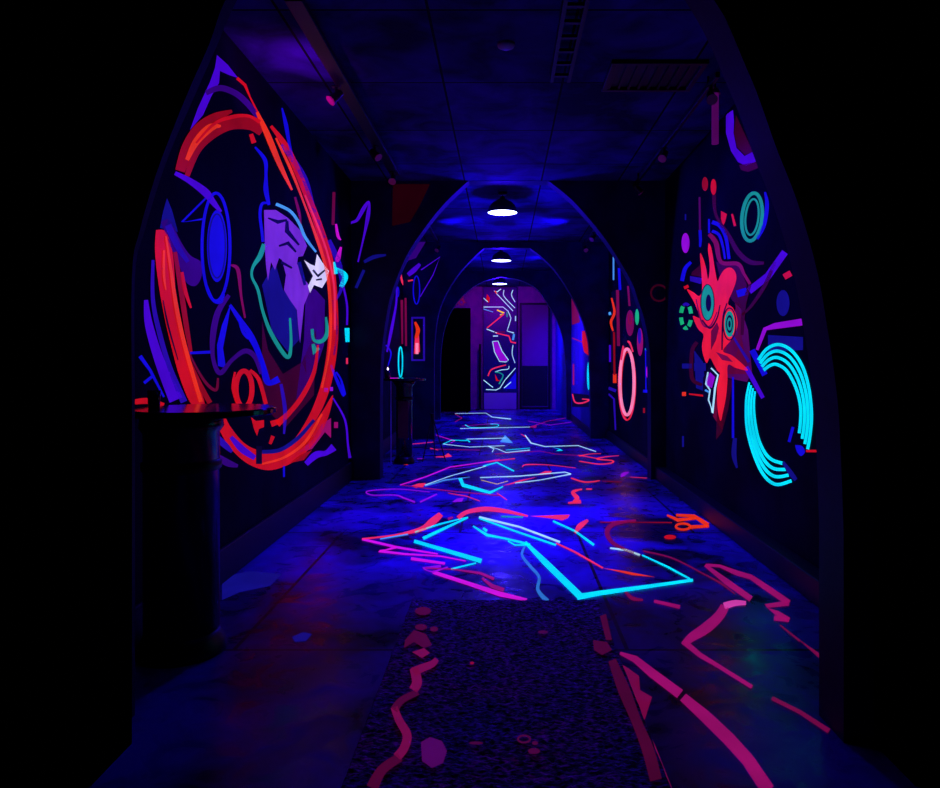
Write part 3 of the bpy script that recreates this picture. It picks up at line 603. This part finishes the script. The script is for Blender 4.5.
for k_, s_ in enumerate([P('rugwine', (405,640),(414,630),(426,634),(432,645),(424,648),(414,642),(404,648)), P('rugrose', (412,652),(424,648),(430,653),(422,658)), P('rugwine', (600,616),(606,640),(612,640),(606,614)), R('rugwine', (612,660,8),(624,690,12),(636,720,10),(648,750,12),(656,780,12), lay=0), R('rugrose', (437,659,5),(432,664,7),(422,668,8),(413,672,9)), R('rugrose', (414,668,9),(417,682,10),(413,690,9)), R('rugwine', (418,692,6),(402,700,7),(394,710,8)),
     R('rugrose', (394,707,7),(399,720,8),(407,735,9),(404,748,9),(397,757,9)), R('rugwine', (400,757,9),(382,770,10),(372,788,12)), P('mauve', (421,742),(430,737),(442,741),(447,751),(443,763),(432,768),(422,761)),
     E('rugwine', 434, 629, 4, 2.5), E('rugwine', 423, 611, 8, 4), E('rugwine', 421, 627, 6, 3), E('rugwine', 524, 739, 6, 3.5, w=2), E('rugwine', 534, 751, 6, 3), E('rugwine', 535, 743, 3, 2), P('rugwine', (593,640),(607,642),(612,650),(602,655),(594,650)), E('rugwine', 476, 743, 7, 1.6), E('rugwine', 543, 632, 5, 1.6), E('deep', 472, 663, 2, 1.4)]):
    film('paint_splash', FR, [s_], rug)

# ---------------------------------------------------------------- pendant lamps
LBL = ['unseen light added over the near end of the corridor', 'largest lit dome pendant lamp, just beyond the second arch', 'middle of the three lit pendant lamps, beyond the third arch', 'smallest and farthest lit pendant lamp, above the painted door']
def make_lamp(label):
    t = thing('pendant_lamp', label, 'lamp', (0, 0, 0), 'dome pendant lamps along the ceiling')
    o = link('ceiling_rose', lathe_bm([(0, 0.25), (0.055, 0.25), (0.055, 0.225), (0.02, 0.215), (0, 0.215)]), M_METAL, t, True)
    bm = bmesh.new(); tube(bm, (0, 0, 0.19), (0, 0, 0.22), 0.008); link('cord', bm, M_METAL, t)
    link('lamp_holder', lathe_bm([(0, 0.2), (0.026, 0.2), (0.034, 0.19), (0.034, 0.15), (0.022, 0.14), (0, 0.14)]), M_METAL, t, True)
    o = link('lamp_shade', lathe_bm([(0.02, 0.17), (0.06, 0.16), (0.115, 0.13), (0.155, 0.088), (0.183, 0.042), (0.192, 0.0), (0.192, -0.006), (0.186, -0.006), (0.17, 0.035), (0.14, 0.07), (0.1, 0.105), (0.02, 0.15)]), mat('lamp_enamel', (24, 20, 70), 0.4), t, True)
    link('diffuser', lathe_bm([(0, -0.012), (0.12, -0.01), (0.183, 0.0), (0.183, 0.006), (0, 0.006)]), M_DISC, t, True)
    return t
lamp0 = make_lamp(LBL[1])
for i, (x, y) in enumerate(LAMPS):
    if i == 0: continue
    l = lamp0 if i == 1 else copy_tree(lamp0)
    l.location = (x, y, LAMP_Z); l['label'] = LBL[i]

# ---------------------------------------------------------------- ceiling tracks and spotlights
def track(label, x, y0, y1, z=3.41, r=0.02):
    t = thing('light_track', label, 'light track', (x, (y0 + y1) / 2, z), 'light tracks on the ceiling'); h = (y1 - y0) / 2
    bevel(link('rail', boxes((-r, r, -h, h, -0.02, 0.02)), M_METAL, t), 0.004)
    for yy in (-h * 0.85, h * 0.85):
        bm = bmesh.new(); tube(bm, (0, yy, 0.018), (0, yy, CEIL - z), 0.008); link('hanger', bm, M_METAL, t)
    return t
track('thick black light track on the left of the near ceiling', -1.17, 3.9, 7.6, 3.42, 0.05)
track('thin dark light track on the right of the near ceiling', 1.52, 4.95, 8.1, 3.42, 0.015)
track('short dark light track on the left, before the third arch', -1.12, 10.2, 12.3, 3.42, 0.02)
track('short thin light track on the right, before the third arch', 1.42, 10.8, 12.3, 3.42, 0.015)
def make_spot(label):
    t = thing('spotlight', label, 'spotlight', (0, 0, 0), 'small spotlights on the ceiling tracks')
    bm = bmesh.new(); tube(bm, (0, 0, 0), (0, 0, -0.05), 0.012); box(bm, -0.03, 0.03, -0.02, 0.02, -0.006, 0); link('bracket', bm, M_METAL, t)
    d = Vector((-0.55, -0.3, -0.6)).normalized(); c = Vector((0, 0, -0.07))
    bm = bmesh.new(); tube(bm, c - d * 0.05, c + d * 0.05, 0.024, 0.036); link('head', bm, M_METAL, t, False)
    bm = bmesh.new(); tube(bm, c + d * 0.05, c + d * 0.062, 0.037, 0.04); link('rim', bm, M_SPOTRIM, t)
    return t
spot0 = make_spot('')
sp = [(-1.22, 5.12, 0, 'spotlight nearest the camera on the thick left track'), (-1.2, 6.55, 2.2, 'second spotlight on the thick left track'), (-1.17, 7.45, 1, 'spotlight at the far end of the thick left track'),
      (1.52, 5.12, 1, 'spotlight nearest the camera on the thin right track'), (1.52, 6.6, 0.4, 'middle spotlight on the thin right track'), (1.52, 7.9, 3, 'spotlight at the far end of the thin right track'),
      (-1.12, 12.1, 0.5, 'spotlight on the short left track before the third arch'), (1.42, 11.0, 0.2, 'nearer spotlight on the short right track'), (1.42, 12.1, 1.3, 'farther spotlight on the short right track')]
for i, (x, y, rz, lab) in enumerate(sp):
    s = spot0 if i == 0 else copy_tree(spot0)
    s.location = (x, y, 3.40); s.rotation_euler = (0, 0, rz); s['label'] = lab
# hanging tube
t = thing('tube_lamp', 'dull magenta tube hanging upright beside the near right mural', 'lamp', (1.6, 5.28, 3.05))
bm = bmesh.new(); tube(bm, (0, 0, -0.02), (0, 0, 0.36), 0.026); link('tube', bm, paint('mauve'), t, True)
bm = bmesh.new(); tube(bm, (0, 0, 0.355), (0, 0, 0.40), 0.04, 0.02); link('end_cap', bm, M_SPOTRIM, t)
bm = bmesh.new(); tube(bm, (0, 0, 0.39), (0, 0, CEIL - 3.05), 0.006); link('hanger', bm, M_METAL, t)
# vent and cable tray
t = thing('ceiling_vent', 'dark rectangular vent with maze grille in the right ceiling', 'vent', (1.1, 5.15, CEIL))
bevel(link('frame', boxes((-0.34, 0.34, -0.26, -0.22, -0.03, 0), (-0.34, 0.34, 0.22, 0.26, -0.03, 0), (-0.34, -0.30, -0.22, 0.22, -0.03, 0), (0.30, 0.34, -0.22, 0.22, -0.03, 0)), M_METAL, t), 0.004)
link('grille', boxes(*[(-0.30 + k * 0.075, -0.28 + k * 0.075, -0.22, 0.22, -0.025, -0.008) for k in range(8)]), M_METAL, t)
link('backing', boxes((-0.30, 0.30, -0.22, 0.22, -0.006, 0)), M_SKIRT, t)
t = thing('cable_tray', 'black cable tray with two rails running along the near ceiling', 'cable tray', (0.42, 4.2, CEIL))
link('rail', boxes((-0.075, -0.05, -1.2, 0.95, -0.06, 0)), M_METAL, t); link('rail', boxes((0.05, 0.075, -1.2, 0.95, -0.06, 0)), M_METAL, t)
for k in range(11): link('rung', boxes((-0.05, 0.05, -1.15 + k * 0.2, -1.12 + k * 0.2, -0.05, -0.03)), M_METAL, t)
t = thing('smoke_detector', 'small round detector on the near ceiling left of the cable tray', 'detector', (0.02, 4.65, CEIL))
link('housing', lathe_bm([(0, -0.035), (0.03, -0.033), (0.055, -0.02), (0.06, 0), (0, 0)]), mat('detector_plastic', (120, 100, 150), 0.5), t, True)

# ---------------------------------------------------------------- bar tables
def table(label, x, y, cx, r, zt, cr):
    t = thing('bar_table', label, 'table', (x, y, 0), 'round bar tables along the left wall')
    link('tabletop', lathe_bm([(0, zt), (r - 0.01, zt), (r, zt - 0.006), (r, zt - 0.026), (r - 0.008, zt - 0.032), (0, zt - 0.032)], seg=64), M_GLOSS, t, False)
    link('column', lathe_bm([(0, zt - 0.032), (r * 0.55, zt - 0.032), (cr + 0.02, zt - 0.09), (cr, zt - 0.12), (cr, 0.10), (0, 0.10)], (cx, 0, 0), 48), M_COLUMN, t, True)
    link('collar', lathe_bm([(cr + 0.001, zt - 0.30), (cr + 0.01, zt - 0.29), (cr + 0.01, zt - 0.26), (cr + 0.001, zt - 0.25)], (cx, 0, 0), 48), M_METAL, t, True)
    link('base', lathe_bm([(0, 0.10), (cr, 0.10), (cr + 0.01, 0.07), (cr + 0.025, 0.05), (cr + 0.035, 0.02), (cr + 0.035, 0.0), (0, 0)], (cx, 0, 0), 48), M_METAL, t, True)
    return t
table('round black bar table with glossy top and thick column beside the near left mural', -1.44, 3.38, -0.11, 0.33, 1.17, 0.17)
t2 = table('small round bar table behind the second arch on the left', -1.34, 9.5, 0, 0.30, 1.155, 0.11)
bm = bmesh.new(); tube(bm, (-0.15, -0.2, 0.02), (-0.15, -0.2, 1.123), 0.008); link('post', bm, M_KICK, t2)
link('poster', boxes((-0.07, 0.07, -0.118, -0.112, 0.35, 0.85)), mat('dark_red_poster', (120, 20, 50), 0.4), t2)
t = thing('folding_stand', 'thin black folding stand leaning by the far bar table', 'stand', (-0.98, 9.7, 0))
for p in (((0, 0, 0.62), (0.2, -0.14, 0.01)), ((0, 0, 0.62), (-0.12, -0.14, 0.01)), ((0, 0, 0.62), (0.02, 0.2, 0.01))):
    bm = bmesh.new(); tube(bm, p[0], p[1], 0.008); link('leg', bm, M_METAL, t)
bm = bmesh.new(); tube(bm, (-0.105, -0.122, 0.09), (0.175, -0.122, 0.09), 0.006); link('crossbar', bm, M_METAL, t)
bm = bmesh.new(); tube(bm, (0, 0, 0.6), (0, 0, 0.66), 0.025); link('hub', bm, M_METAL, t)
def tumbler(label, x, y, z, r, h, m):
    t = thing('drinking_glass', label, 'glass', (x, y, z))
    link('glass_body', lathe_bm([(0, 0), (r * 0.85, 0), (r, h), (r - 0.004, h), (r * 0.8, 0.008), (0, 0.008)], seg=24), m, t, True)
    return t
M_SMOKE = mat('smoked_glass', (30, 20, 50), 0.1)
tumbler('dark tumbler standing at the left edge of the near bar table', -1.66, 3.33, 1.17, 0.03, 0.085, M_SMOKE)
t = thing('tea_light', 'small lit candle holder standing on the far bar table', 'candle', (-1.55, 9.42, 1.155))
link('holder', lathe_bm([(0, 0), (0.04, 0), (0.045, 0.11), (0.04, 0.11), (0.036, 0.01), (0, 0.01)], seg=24), M_SMOKE, t, True)
link('flame', lathe_bm([(0, 0.10), (0.012, 0.112), (0.008, 0.13), (0, 0.15)], seg=12), mat('candle_flame', (255, 235, 245), 0.5, emit=3), t, True)
tag(link('beer_mat', boxes((-1.51, -1.41, 9.36, 9.46, 1.155, 1.160)), paint('magenta')), 'magenta beer mat lying on the far bar table', 'beer mat')

# framed picture on the third arch
def frame(name, label, cat, x0, x1, yt, yb, Y, rim, m_rim, m_in, d=0.04):
    a = px(x0, yt, Y); b = px(x1, yb, Y); cx, cz = (a[0] + b[0]) / 2, (a[1] + b[1]) / 2; hw, hh = (b[0] - a[0]) / 2, (a[1] - b[1]) / 2
    t = thing(name, label, cat, (cx, Y, cz))
    bevel(link('frame', boxes((-hw, hw, -d, 0, hh - rim, hh), (-hw, hw, -d, 0, -hh, -hh + rim), (-hw, -hw + rim, -d, 0, -hh + rim, hh - rim), (hw - rim, hw, -d, 0, -hh + rim, hh - rim)), m_rim, t), 0.004)
    link('panel', boxes((-hw + rim, hw - rim, -d * 0.5, 0, -hh + rim, hh - rim)), m_in, t)
    return t
t = frame('framed_picture', 'violet framed picture of a red figure on the third arch, left side', 'picture', 411.5, 425, 317, 361, 12.44, 0.03, paint('indigo'), mat('picture_dark', (26, 8, 40), 0.4))
part('painted_figure', Surf('y', 12.42, -1), R('hot', (415,322,2),(418,330,4),(416,338,3)), P('pinkred', (415,335),(419,335),(420,352),(414,354)), P('pink', (415.5,343),(418.5,343),(418.5,354),(415.5,354), lay=1))

# ---------------------------------------------------------------- end of the corridor
ED = 19.9
t = frame('painted_door', 'tall narrow door covered in neon line painting at the far end', 'door', 483, 517.5, 287, 409.5, YE - 0.005, 0.012, M_METAL, mat('door_navy', (8, 6, 105), 0.4), 0.08)
link('kick_plate', boxes((-0.46, 0.46, -0.09, -0.04, -1.73, -1.27)), M_KICK, t)['label'] = 'pale brushed kick plate'
DS = Surf('y', YE - 0.005 - 0.04, -1)
part('neon_lines', DS,
     
     L('icy', (483.5,307,0.75),(503,307,0.75),(508,311,0.75),(511,318,0.75),(509,325,0.75),(507,331,0.75),(514,333,1.2)),
     L('icy', (501,289,0.8),(497,292,0.8),(494,291,0.8)), L('hot', (495,291,1.5),(497,294,1)), L('icy', (496,293,0.75),(513,311,0.75)), R('icy', (504,290,0.75),(503.5,295,0.75),(507,300,0.75),(515,308,0.75)), R('icy', (513,290,0.75),(511.5,295,0.75),(515,302,0.75)),
     P('red', (487,294),(490,298),(489,303),(486,300)), L('icy', (483.5,298,0.75),(488,302,0.75)), L('sky', (483.5,309,0.75),(493,312,0.75)), L('yellow', (497,310,1.2),(504,313,1.8),(500,315,1.2)), L('teal', (507,312,1),(507,317,1.2)),
     L('pinkred', (504,314,1.2),(487,328,1.2)), L('icy', (486.5,329,1),(497,333,0.75)), L('pinkred', (496,333,1.2),(509,336,1.3),(511,342,1.5),(516,343,1.5)), L('wine', (494,332,0.8),(505,332,0.8)), L('sky', (514,334,2),(513,340,2)),
     L('icy', (493,336,1),(498,336,1)), P('orchid', (493,342),(498,341.5),(502,352),(508,359.5),(506,361.5),(500,361),(495,352)), L('icy', (492.5,341.5,0.75),(498,341,0.75),(502,351,0.75),(508.5,360,0.75),(506,362,0.75),(499.5,361.5,0.75),(494.5,352,0.75),(492.5,341.5,0.75)),
     R('icy', (513,345,0.75),(512.2,354,0.75),(515,363,0.75)), R('pinkred', (488,376,1.2),(491,370,1.3),(498,367,1.3),(506,365,1)), R('icy', (509,366,0.75),(508,369,0.75),(501,370,0.75),(495,372,0.75)), R('teal', (495,372,1),(500,373,1.2),(503,376,1.2),(499,384,1.4)), P('red', (495,374),(498,380),(501,381),(496,381)),
     L('icy', (515.5,368,0.75),(505,380,0.75),(500,388,0.75),(496,390,0.75),(486,389.5,0.75)), L('icy', (483.5,380,0.75),(493,387.5,0.75)), P('blue', (516,372),(516,389),(503,389)), L('icy', (504,388,0.8),(511,382,0.8)), L('icy', (515.5,316,1),(515.5,321,1)),
     label='neon coloured line painting')
t = frame('door', 'dark glazed door right of the neon painted door', 'door', 519.5, 550, 303, 409, YE - 0.005, 0.06, M_METAL, mat('plum_glass', (120, 50, 130), 0.15), 0.09)
link('lower_panel', boxes((-0.36, 0.36, -0.06, -0.03, -1.42, -0.28)), mat('lower_dark', (22, 14, 40), 0.25), t)
t = thing('black_screen', 'tall matt black screen standing left of the neon painted door', 'screen', (-1.31, 18.6, 0))
bevel(link('panel', boxes((-0.45, 0.45, -0.03, 0.03, 0.03, 2.78)), M_BLACK, t), 0.006)
for s in (-0.36, 0.36): link('foot', boxes((s - 0.03, s + 0.03, -0.15, 0.15, 0, 0.03)), M_BLACK, t)
t = thing('barrier_post', 'narrow dark post standing left of the neon painted door', 'post', (-0.64, 19.7, 0))
bm = bmesh.new(); tube(bm, (0, 0, 0.02), (0, 0, 1.85), 0.035); link('post', bm, M_METAL, t)
link('base', lathe_bm([(0, 0.02), (0.12, 0.02), (0.13, 0), (0, 0)]), M_METAL, t)
P0 = Surf('y', YE, -1)
t = thing('wall_mural', 'small splash of pink paint above the black screen on the end wall', 'mural', (-1.15, YE, 3.1))
rr = random.Random(3)
part('paint_splash', P0, *[L('wine', (456 + 10*rr.random(), 296 + 9*rr.random(), 1),(456 + 10*rr.random(), 300 + 6*rr.random(), 0.8)) for _ in range(9)])
